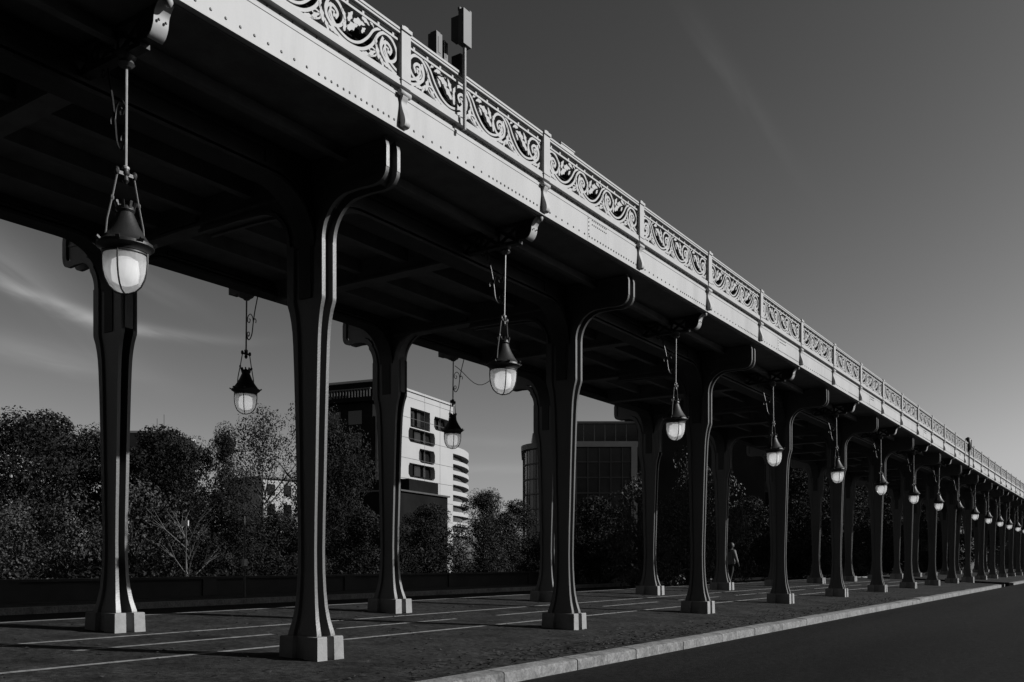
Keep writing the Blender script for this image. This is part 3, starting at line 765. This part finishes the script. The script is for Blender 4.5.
tree(312, 56, 398, 4, 'tall leafy tree behind the first road-side column', .8, 3.7)
tree(338, 56, 425, 0, 'leafy tree against the dark wing of the white building', .62, .9)
tree(225, 36, 498, 1, 'low dark shrub below the square topped tree', 1.0, 5.9, 'bush')
tree(285, 38, 515, 1, 'low dark shrub left of the first road-side column base', 1.2, .2, 'bush')
tree(365, 42, 512, 1, 'low dark shrub in front of the dark wing', 1.3, 2.2, 'bush')
tree(425, 44, 507, 1, 'low dark shrub below the white building', 1.2, 4.4, 'bush')
tree(484, 58, 490, 0, 'small round tree right of the curved white balconies', .95, 1.9)
tree(512, 66, 503, 1, 'small dark tree beside the glass building corner', 1.1, 3.3)
tree(545, 46, 530, 1, 'low dark shrub behind the second road-side column', 1.2, 3.9, 'bush')
tree(600, 44, 500, 1, 'dark shrub in front of the glass building', 1.1, 1.0, 'bush')
tree(645, 40, 470, 3, 'pale leafed tree left of the third road-side column', .75, 2.1)
tree(688, 42, 452, 3, 'sunlit small leafed tree right of the third lantern', .7, 5.0)
tree(722, 50, 468, 3, 'sunlit small tree behind the third road-side column', .6, .6)
tree(748, 62, 500, 1, 'dark shrub behind the walking person', 1.1, 2.5, 'bush')
for i, (px, d, tp) in enumerate(((800, 64, 470), (850, 74, 480), (890, 84, 490), (930, 92, 500), (965, 100, 505))):
    tree(px, d, tp, (0, 1, 0, 2, 1)[i], 'dark tree in the gloom beyond the columns, %s counting from the walking person' % ORD[i], 1.1, i * 1.3)
for i in range(7):                                    # unseen trees added to lengthen the row leftward and block low sky
    cm, tm, h = KIND[(0, 1, 4, 0, 2, 1, 0)[i]]
    e = empty('tree', P(30 + (i % 3) * 3, 4 - 6.5 * i, -1.4), i * 1.7, 'tall tree added beyond the parapet out of view on the left to block low sky, %s of that row' % ORD[i], 'tree', 'trees beyond the far parapet'); e.scale = (1.25, 1.25, 1.3)
    link('trunk', tm, e); link('crown', cm, e)
# two bare saplings
for px, d, tp, sd, lab in ((188, 34, 470, 31, 'bare pale branched sapling right of the leftmost column'), (438, 48, 503, 37, 'bare pale sapling in front of the white building')):
    h = zat(tp, d) + .9
    e = empty('bare_tree', at(px, d, -.9), 0, lab, 'tree'); limbs(sd, h * .8, h * .30, 9, .05, 4).build('branches', M['pale_bark'], e)
# hedge line that closes the view behind the parapet
hd = leaf_mesh('hedge', [(0, i * 1.1, .2 + .25 * math.sin(i * 1.7), 1.0) for i in range(0, 130)], 60000, .08, M['leaf'], 51)
o = link('hedge', hd, None, P(27.5, -20, -.1)); tag(o, 'long dark hedge growing behind the low stone parapet', 'hedge', kind='stuff')

# ------------------------------------------------------------------ buildings
def holed_wall(outer, holes, depth, name, m, parent):
    cu = bpy.data.curves.new(name, 'CURVE'); cu.dimensions = '2D'; cu.fill_mode = 'BOTH'; cu.extrude = depth / 2
    for pts in [outer] + holes:
        sp = cu.splines.new('POLY'); sp.points.add(len(pts) - 1); sp.use_cyclic_u = True
        for q, p in zip(sp.points, pts): q.co = (p[0], p[1], 0, 1)
    tmp = bpy.data.objects.new(name, cu); C.objects.link(tmp)
    dg = bpy.context.evaluated_depsgraph_get(); me = bpy.data.meshes.new_from_object(tmp.evaluated_get(dg)); me.name = name
    bpy.data.objects.remove(tmp); me.materials.clear(); me.materials.append(m)
    o = link(name, me, parent); o.rotation_euler = (R(90), 0, 0)
    return o
# white block: lit facade recedes to the right; the dark wing faces the camera
D0 = 128.0
cor = at(379, D0, -1.6)
fa = TH + math.pi / 2 - R(23.3)                   # direction of the lit facade
fd = Vector((CT, ST, 0)) * math.sin(R(23.3)) + Vector((-ST, CT, 0)) * math.cos(R(23.3))
wb = empty('white_building', cor, math.atan2(fd.y, fd.x), 'white apartment block with curved balconies and dark horizontal windows behind the trees', 'building')
def fpos(px, py):      # facade coordinates of a picture point
    k = (px - 512) / F
    x0 = (379 - 512) / F * D0; sx, cz = math.sin(R(23.3)), math.cos(R(23.3))
    d = (k * D0 - x0) / (sx - k * cz)
    return d, zat(py, D0 + d * cz) + 1.6
W = fpos(453, 400)[0]; Ht = fpos(405, 390)[1]
def octo(x0, x1, z0, z1, c=.5):
    return [(x0 + c, z0), (x1 - c, z0), (x1, z0 + c * .8), (x1, z1 - c), (x1 - c * .6, z1), (x0 + c * .6, z1), (x0, z1 - c), (x0, z0 + c * .8)]
rects = []
def rw(xa, ya, xb, yb):  # a window given by its upper left and lower right corner in the picture
    a, za = fpos(xa, ya); b, zb_ = fpos(xb, yb); return a, b, zb_, za
holes = []; wins = []
x0, x1, z0, z1 = rw(410.5, 407, 430, 428.5); z1 = fpos(410.5, 407)[1]; z0 = z1 - 2.9
holes.append([(x0, z0), (x1, z0), (x1, z1), (x0, z1)]); wins.append((x0, x1, z0, z1))
for xa, xb, yc in ((434, 449, 425), (408.5, 435, 437.5), (419, 435, 457), (408.5, 435, 472), (408.5, 435, 489), (384, 396, 432), (384, 396, 455), (384, 396, 476)):
    a = fpos(xa, yc)[0]; b = fpos(xb, yc)[0]; zc = fpos((xa + xb) / 2, yc)[1]; hh = 1.05
    holes.append(octo(a, b, zc - hh, zc + hh, .55)); wins.append((a, b, zc - hh, zc + hh))
ow = holed_wall([(0, 0), (W, 0), (W, Ht), (0, Ht)], holes, .8, 'wall', M['white_wall'], wb)
ow.location = (0, .4, 0)
for (a, b, c, d) in wins:
    m = MB(); m.box((a - .2, .85, c - .2), (b + .2, .95, d + .2)); p = m.build('window', M['dark_glass'], wb)
    m = MB(); n = max(1, int((b - a) / 3.2))
    for i in range(1, n + 1): x = a + (b - a) * i / (n + 1); m.box((x - .05, .6, c), (x + .05, .8495, d))
    m.box((a, .3, c + .02), (b, .36, c + .35)); m.build('window_frame', M['dark_wall'], p)
m = MB(); m.box((-.3, -.2, Ht), (W + .1, 14, Ht + .3)); m.build('roof', M['white_wall'], wb)
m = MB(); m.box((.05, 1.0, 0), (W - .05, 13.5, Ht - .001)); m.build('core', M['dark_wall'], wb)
m = MB(); m.box((5, 2, Ht + .3), (8, 5, Ht + 1.4)); m.box((10, 1.5, Ht + .3), (10.6, 2.1, Ht + 1.0)); m.box((15, 3, Ht + .3), (18, 6, Ht + 1.0)); m.build('roof_plant', M['white_wall'], wb)
# panel joints on the lit facade
m = MB()
for z in [Ht - 3.0 * i - .9 for i in range(8)]: m.box((0, -.012, z), (W, -.0005, z + .06))
for x in (W * .22, W * .58, W * .8): m.box((x, -.012, 0), (x + .06, -.0005, Ht))
m.build('joints', M['frame'], wb)
# a second, curved block far behind its right end: white balcony bands over dark glazing
D2 = 262.0
cb = empty('balcony_building', at(451, D2, -1.6), math.atan2(fd.y, fd.x), 'distant white block with a curved front of stacked balconies beside the white building', 'building')
RT = 50.0
def cpt(rr, a, z): return (rr * math.sin(R(a)), RT - rr * math.cos(R(a)), z)
angs = [i * 3.0 for i in range(-2, 20)]
zt = zat(449, D2) + 1.6
for i in range(9):
    z = zt - 2.95 * i
    m = MB(); m.loft([[cpt(rr, a, zz) for a in angs] for rr, zz in ((RT, z - 1.15), (RT, z), (RT - .3, z), (RT - .3, z - 1.15), (RT, z - 1.15))], cap=False, closed=False); b = m.build('balcony', M['white_wall'], cb)
    m = MB(); m.loft([[cpt(rr, a, z - 1.14) for a in angs] for rr in (RT - .31, RT - 2.0)], cap=False, closed=False); m.build('slab', M['white_wall'], b)
    m = MB(); m.loft([[cpt(RT - 1.9, a, zz) for a in angs] for zz in (z - 2.95, z - .1)], cap=False, closed=False); m.build('window', M['dark_glass'], cb)
m = MB(); m.loft([[cpt(rr, a, zz) for a in angs] for rr, zz in ((RT, zt + .01), (RT, zt + 1.0), (RT - 8, zt + 1.0))], cap=False, closed=False); m.build('roof', M['white_wall'], cb)
# dark wing towards the camera
WL = 11.0; Hw = zat(398.5, D0) + 1.6
m = MB(); m.box((-.6, -.9, 0), (13, -.85, 0.05)); 
wy = Vector((0, 1, 0))
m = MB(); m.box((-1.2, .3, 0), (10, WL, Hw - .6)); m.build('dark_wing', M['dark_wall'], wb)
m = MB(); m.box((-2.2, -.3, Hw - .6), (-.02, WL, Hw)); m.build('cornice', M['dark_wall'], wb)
m = MB(); m.box((-.85, -.86, 0.3), (-.25, -.2, fpos(380, 415)[1])); m.build('pilaster', M['white_wall'], wb)
m = MB()
for i in range(22): m.box((-1.9, .3 + i * .48, Hw), (-1.8, .45 + i * .48, Hw + 1.1))
m.box((-1.95, .2, Hw + 1.1), (-1.7, WL, Hw + 1.25)); o = m.build('roof_railing', M['frame'], wb)
for fl in range(7):
    for i in range(2):
        m = MB(); m.box((-1.26, 2 + i * 3.5, Hw - 3.6 - fl * 3.1), (-1.2005, 4.2 + i * 3.5, Hw - 1.7 - fl * 3.1)); m.build('window', M['dark_glass'], wb)
# low dark block in front of the white facade
lb0 = at(400, 112, -1.6); e = empty('low_annex', lb0, math.atan2(fd.y, fd.x), 'low dark flat roofed annex in front of the white block', 'building')
hA = zat(491, 112) + 1.6
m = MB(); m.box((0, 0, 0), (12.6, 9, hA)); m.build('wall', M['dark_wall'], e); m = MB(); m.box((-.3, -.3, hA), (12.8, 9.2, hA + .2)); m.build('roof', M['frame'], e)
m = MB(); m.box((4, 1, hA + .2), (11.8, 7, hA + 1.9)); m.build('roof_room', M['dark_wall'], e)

# glass building with a rounded corner
D1 = 92.0
gb = empty('glass_building', at(560, D1, -1.6), TH, 'dark glass office building with rounded corner and setback roof storey', 'building')
def gx(px): return (px - 560) / F * D1
def gzz(py): return zat(py, D1) + 1.6
zr = gzz(443); xl, xr = gx(524), gx(636); rc = 4.0
outline = [(xl + rc - rc * math.cos(R(a)), rc - rc * math.sin(R(a))) for a in range(0, 91, 15)] + [(xr, 0.0)]
# walls: floor slabs and mullions over glass
inner = [(xl + .15, 12)] + [(p + .12 if p < xl + rc else p, q + .12) for p, q in outline] + [(xr, 12)]
m = MB(); m.prism(inner, lambda p, q, d: (p, q, d), 0, zr - .4); m.build('glass_core', M['tinted_glass'], gb)
m = MB(); m.prism([(xl - .1, 12)] + [(xl + rc - (rc + .25) * math.cos(R(a)), rc - (rc + .25) * math.sin(R(a))) for a in range(0, 91, 15)] + [(xr + .3, -.25), (xr + .3, 12)], lambda p, q, d: (p, q, d), zr - .4, zr + .15); m.build('cornice', M['pale_frame'], gb)
path = [(xl, 8), (xl, rc + 2)] + outline
def along(path, step):
    out = []; acc = 0
    for a, b in zip(path, path[1:]):
        L = math.hypot(b[0] - a[0], b[1] - a[1]); q = -acc
        while q + step <= L:
            q += step; out.append((a[0] + (b[0] - a[0]) * q / L, a[1] + (b[1] - a[1]) * q / L))
        acc = L - q if q > -acc else acc + L
    return out
MU = MB(); MU.box((-.05, -.06, 0), (.05, .1, zr - .4)); MUm = MU.mesh('mullion', M['frame'])
for (x, y) in along(path, 1.15): link('mullion', MUm, gb, (x, y, 0))
for fl in range(8):
    z = zr - .4 - 1.55 * (fl + 1)
    if z < 1: break
    m = MB(); m.strip(outline, lambda p, q, d: (p, q, d), .16, z, z + .12, -.02); m.build('transom', M['frame'], gb)
m = MB(); m.box((xr - .5, -.3, 0), (xr + .1, -.061, zr - .41)); m.build('corner_pier', M['pale_frame'], gb)
zu = gzz(422)
m = MB(); m.box((gx(541), 1.2, zr + .15), (gx(640), 10, zu)); m.build('roof_storey', M['dark_glass'], gb)
m = MB(); m.box((gx(540), .9, zu), (gx(641), 10.2, zu + .22)); m.build('roof', M['pale_frame'], gb)
for i in range(10): m = MB(); x = gx(541) + i * 1.08; m.box((x, 1.12, zr + .15), (x + .07, 1.199, zu)); m.build('mullion', M['pale_frame'], gb)
m = MB(); m.box((gx(533), 1.5, zr + .15), (gx(541) - .01, 8, gzz(431))); m.build('stair_room', M['pale_frame'], gb)
m = MB(); m.box((xr + .3, .5, 0), (xr + 13, 12, zu + 3.5)); m.build('side_wing', M['dark_wall'], gb)

# dark stone building closing the view beyond the columns, its shaded side towards the camera
db = empty('stone_building', P(17, 112, -1.6), 0, 'tall shaded stone building with rows of windows beyond the columns', 'building')
m = MB(); m.box((0, 0, 0), (-44, 30, 15.2)); m.build('wall', M['grey_wall'], db)
m = MB(); m.box((.4, -.5, 15.2), (-44.4, 30.4, 15.8)); m.build('cornice', M['grey_wall'], db)
wm = MB(); wm.box((0, -.06, 0), (1.3, -.003, 2.2)); WMm = wm.mesh('window', M['dark_glass'])
wf = MB(); wf.box((-.12, -.10, -.14), (1.42, -.061, 0)); wf.box((.6, -.09, 0.001), (.68, -.0605, 2.2)); wf.box((-.14, -.12, 2.2), (1.44, -.003, 2.4)); WFm = wf.mesh('window_frame', M['frame'])
for fl in range(4):
    for i in range(14):
        o = link('window', WMm, db, (-2.6 - i * 3.0, 0, 2.2 + fl * 3.5)); link('window_frame', WFm, o)
for fl in (1, 3):
    m = MB(); m.box((0, -.35, 1.6 + fl * 3.5), (-44, -.001, 1.8 + fl * 3.5)); m.build('string_course', M['grey_wall'], db)
# unseen houses added behind the camera to keep low sky light off the columns
def block(name, loc, sx, sy, h, label, faces):
    e = empty(name, loc, 0, label, 'building')
    m = MB(); m.box((0, 0, 0), (sx, sy, h)); m.build('wall', M['grey_wall'], e)
    m = MB(); m.box((-.4, -.4, h), (sx + .4, sy + .4, h + .7)); m.build('roof', M['dark_wall'], e)
    return e
hs = block('added_corner_house', (-30, -38, -1.6), 70, 12, 28, 'unseen stone house front added behind the viewer to block sky light', 'y')
for fl in range(7):
    for i in range(20):
        o = link('window', WMm, hs, (3.5 + i * 3.3, 12, 2.4 + fl * 3.6)); o.rotation_euler = (0, 0, math.pi)
hs = block('added_street_house', (20, -25, -1.6), 14, 41, 28, 'unseen stone house front added on the opposite pavement behind the viewer to block sky light', 'x')
for fl in range(7):
    for i in range(11):
        o = link('window', WMm, hs, (0, 3.4 + i * 3.3, 2.4 + fl * 3.6)); o.rotation_euler = (0, 0, R(-90))
eb = block('end_house', (-17.5, 150, -1.6), 70, 12, 10, 'dark low house closing the street beyond the far end of the viaduct', 'y')
for fl in range(2):
    for i in range(20):
        o = link('window', WMm, eb, (2.0 + i * 3.3, 0, 2.4 + fl * 3.6))
# pale house glimpsed through the trees and a low block with roof masts
hb = empty('pale_house', at(262, 120, -1.6), TH, 'pale sunlit house glimpsed through the tree left of the first road-side column', 'building')
fdd = R(-62)
hb.rotation_euler = (0, 0, TH + R(50))
m = MB(); m.box((0, 0, 0), (11, 8, zat(478, 120) + 1.6)); m.build('wall', M['white_wall'], hb)
hz = zat(478, 120) + 1.6
for fl in range(4):
    for i in range(4): m = MB(); m.box((.8 + i * 2.6, -.05, hz - 2.2 - fl * 2.6), (2.0 + i * 2.6, -.003, hz - .7 - fl * 2.6)); m.build('window', M['dark_glass'], hb)
m = MB(); m.box((-.3, -.3, hz), (11.3, 8.3, hz + .3)); m.build('roof', M['frame'], hb)
mb_ = empty('low_block', at(150, 110, -1.6), TH, 'low flat roofed block with two thin masts above the trees', 'building')
hz = zat(433, 110) + 1.6
m = MB(); m.box((-2.5, 0, 0), (2.5, 8, hz)); m.build('wall', M['grey_wall'], mb_)
m = MB(); m.box((-2.7, -.2, hz), (2.7, 8.2, hz + .25)); m.build('roof', M['white_wall'], mb_)
for x, hgt in ((-.3, 2.2), (.55, 2.7)): m = MB(); m.tube([(x, 3, hz + .25), (x, 3, hz + hgt)], .035, 5); m.build('mast', M['frame'], mb_)

# ------------------------------------------------------------------ small things behind the parapet
e = empty('sign_board', at(185, 33, -.5), TH - R(35), 'small white sign board among the bushes right of the leftmost column', 'sign')
zs_ = zat(526, 33) + .5; ze_ = zat(520.5, 33) + .5
m = MB(); m.box((-.2, -.02, zs_), (.2, .02, ze_)); m.build('board', M['sign'], e); m = MB(); m.tube([(0, .04, 0), (0, .04, zs_ + .1)], .025, 6); m.build('post', M['frame'], e)
e = empty('slim_post', at(244.5, 26.2, .15), 0, 'thin grey post standing on the far pavement left of the first road-side column', 'post')
m = MB(); m.tube([(0, 0, 0), (0, 0, zat(516, 26.2) - .15)], [.03, .022], 8); m.lathe([(.04, 0), (.04, .12), (.03, .14)], 8); m.build('pole', M['frame'], e); m = MB(); m.box((-.06, -.06, .9), (.06, .06, 1.1)); m.build('clamp', M['stem'], e)

# ------------------------------------------------------------------ person beside a far column
def skin_mesh(name, verts, edges, rad, m, parent, sub=2):
    me = bpy.data.meshes.new(name); me.from_pydata(verts, edges, []); me.materials.append(m)
    o = link(name, me, parent)
    sk = o.modifiers.new('skin', 'SKIN'); sk.use_smooth_shade = True
    if not me.skin_vertices:
        bm = bmesh.new(); bm.from_mesh(me); bm.verts.layers.skin.verify(); bm.to_mesh(me); bm.free()
    for i, r in enumerate(rad):
        me.skin_vertices[0].data[i].radius = (r, r) if not isinstance(r, tuple) else r
        me.skin_vertices[0].data[i].use_root = (i == 0)
    su = o.modifiers.new('subdivision', 'SUBSURF'); su.levels = sub; su.render_levels = sub
    return o
pp = P(12.98, 34.6, gz(12.98))
pe = empty('person', pp, TH + R(118), 'person in a pale jacket and dark trousers walking beside a far column', 'person')
bv = [(0, 0, .95), (0, .0, 1.15), (0, .01, 1.36), (0, .0, 1.47), (0, -.02, 1.55), (0, -.03, 1.64), (0, -.025, 1.72),
      (.095, .01, .90), (.10, -.10, .50), (.10, .02, .09), (.10, -.10, .035), (.10, -.16, .03),
      (-.095, .0, .90), (-.10, .07, .50), (-.10, .22, .12), (-.10, .14, .04), (-.10, .08, .03),
      (.20, .01, 1.38), (.25, .06, 1.12), (.23, -.04, .90), (.225, -.07, .82), (.22, -.085, .75),
      (-.20, .01, 1.38), (-.25, -.02, 1.12), (-.23, -.14, .92), (-.225, -.18, .85), (-.22, -.2, .78)]
be = [(0,1),(1,2),(2,3),(3,4),(4,5),(5,6),(0,7),(7,8),(8,9),(9,10),(10,11),(0,12),(12,13),(13,14),(14,15),(15,16),(2,17),(17,18),(18,19),(19,20),(20,21),(2,22),(22,23),(23,24),(24,25),(25,26)]
br = [(.15,.11),(.14,.10),(.16,.10),.065,.06,(.082,.095),(.075,.085),.088,.058,.042,.04,.03,.088,.058,.042,.04,.03,.058,.045,.034,.036,.02,.058,.045,.034,.036,.02]
body = skin_mesh('body', bv, be, br, M['cloth_dark'], pe)
jv = [(0, 0, .84), (0, 0, 1.0), (0, .0, 1.15), (0, .01, 1.36), (0, 0, 1.46), (.19, .01, 1.385), (.255, .06, 1.12), (.235, -.03, .92), (-.19, .01, 1.385), (-.255, -.02, 1.12), (-.235, -.13, .94)]
skin_mesh('jacket', jv, [(0,1),(1,2),(2,3),(3,4),(3,5),(5,6),(6,7),(3,8),(8,9),(9,10)], [(.19,.15),(.185,.145),(.175,.14),(.19,.135),(.085,.085),.082,.068,.055,.082,.068,.055], M['cloth_pale'], pe)
m = MB(); m.lathe([(.02, 1.745), (.07, 1.72), (.098, 1.66), (.10, 1.60), (.09, 1.56)], 14, (0, -.01, 0)); m.build('hair', M['hair'], pe, 60)
m = MB(); m.lathe([(.02, 1.54), (.055, 1.555), (.068, 1.60), (.07, 1.66), (.05, 1.69)], 12, (0, -.062, 0)); m.bar((0, -.125, 1.60), (0, -.13, 1.645), .022, .03); m.build('face', M['skin'], pe, 60)

# ------------------------------------------------------------------ litter of dry leaves on the pavement
rr = random.Random(5); v = []; f = []
for _ in range(2600):
    if rr.random() < .6: s = S_KERB + .3 + abs(rr.gauss(0, .5)); t = rr.choice((9.5, 12, 14.5, 18, 22, 27, 31)) + rr.gauss(0, 1.4)
    else: s = rr.uniform(6.7, 14); t = rr.uniform(2, 40)
    z = gz(s) + .012; a = rr.uniform(0, 6.28); L = rr.uniform(.02, .05); i = len(v)
    for k in range(4):
        q = a + k * 1.57; l = L if k % 2 == 0 else L * .55
        v.append(P(s + math.cos(q) * l, t + math.sin(q) * l, z + rr.uniform(-.006, .016)))
    f.append((i, i + 1, i + 2, i + 3))
me = bpy.data.meshes.new('leaf_litter'); me.from_pydata(v, [], f); me.materials.append(M['litter'])
tag(link('leaf_litter', me), 'scattered dry dark leaves lying on the pavement near the kerb', 'leaves', kind='stuff')
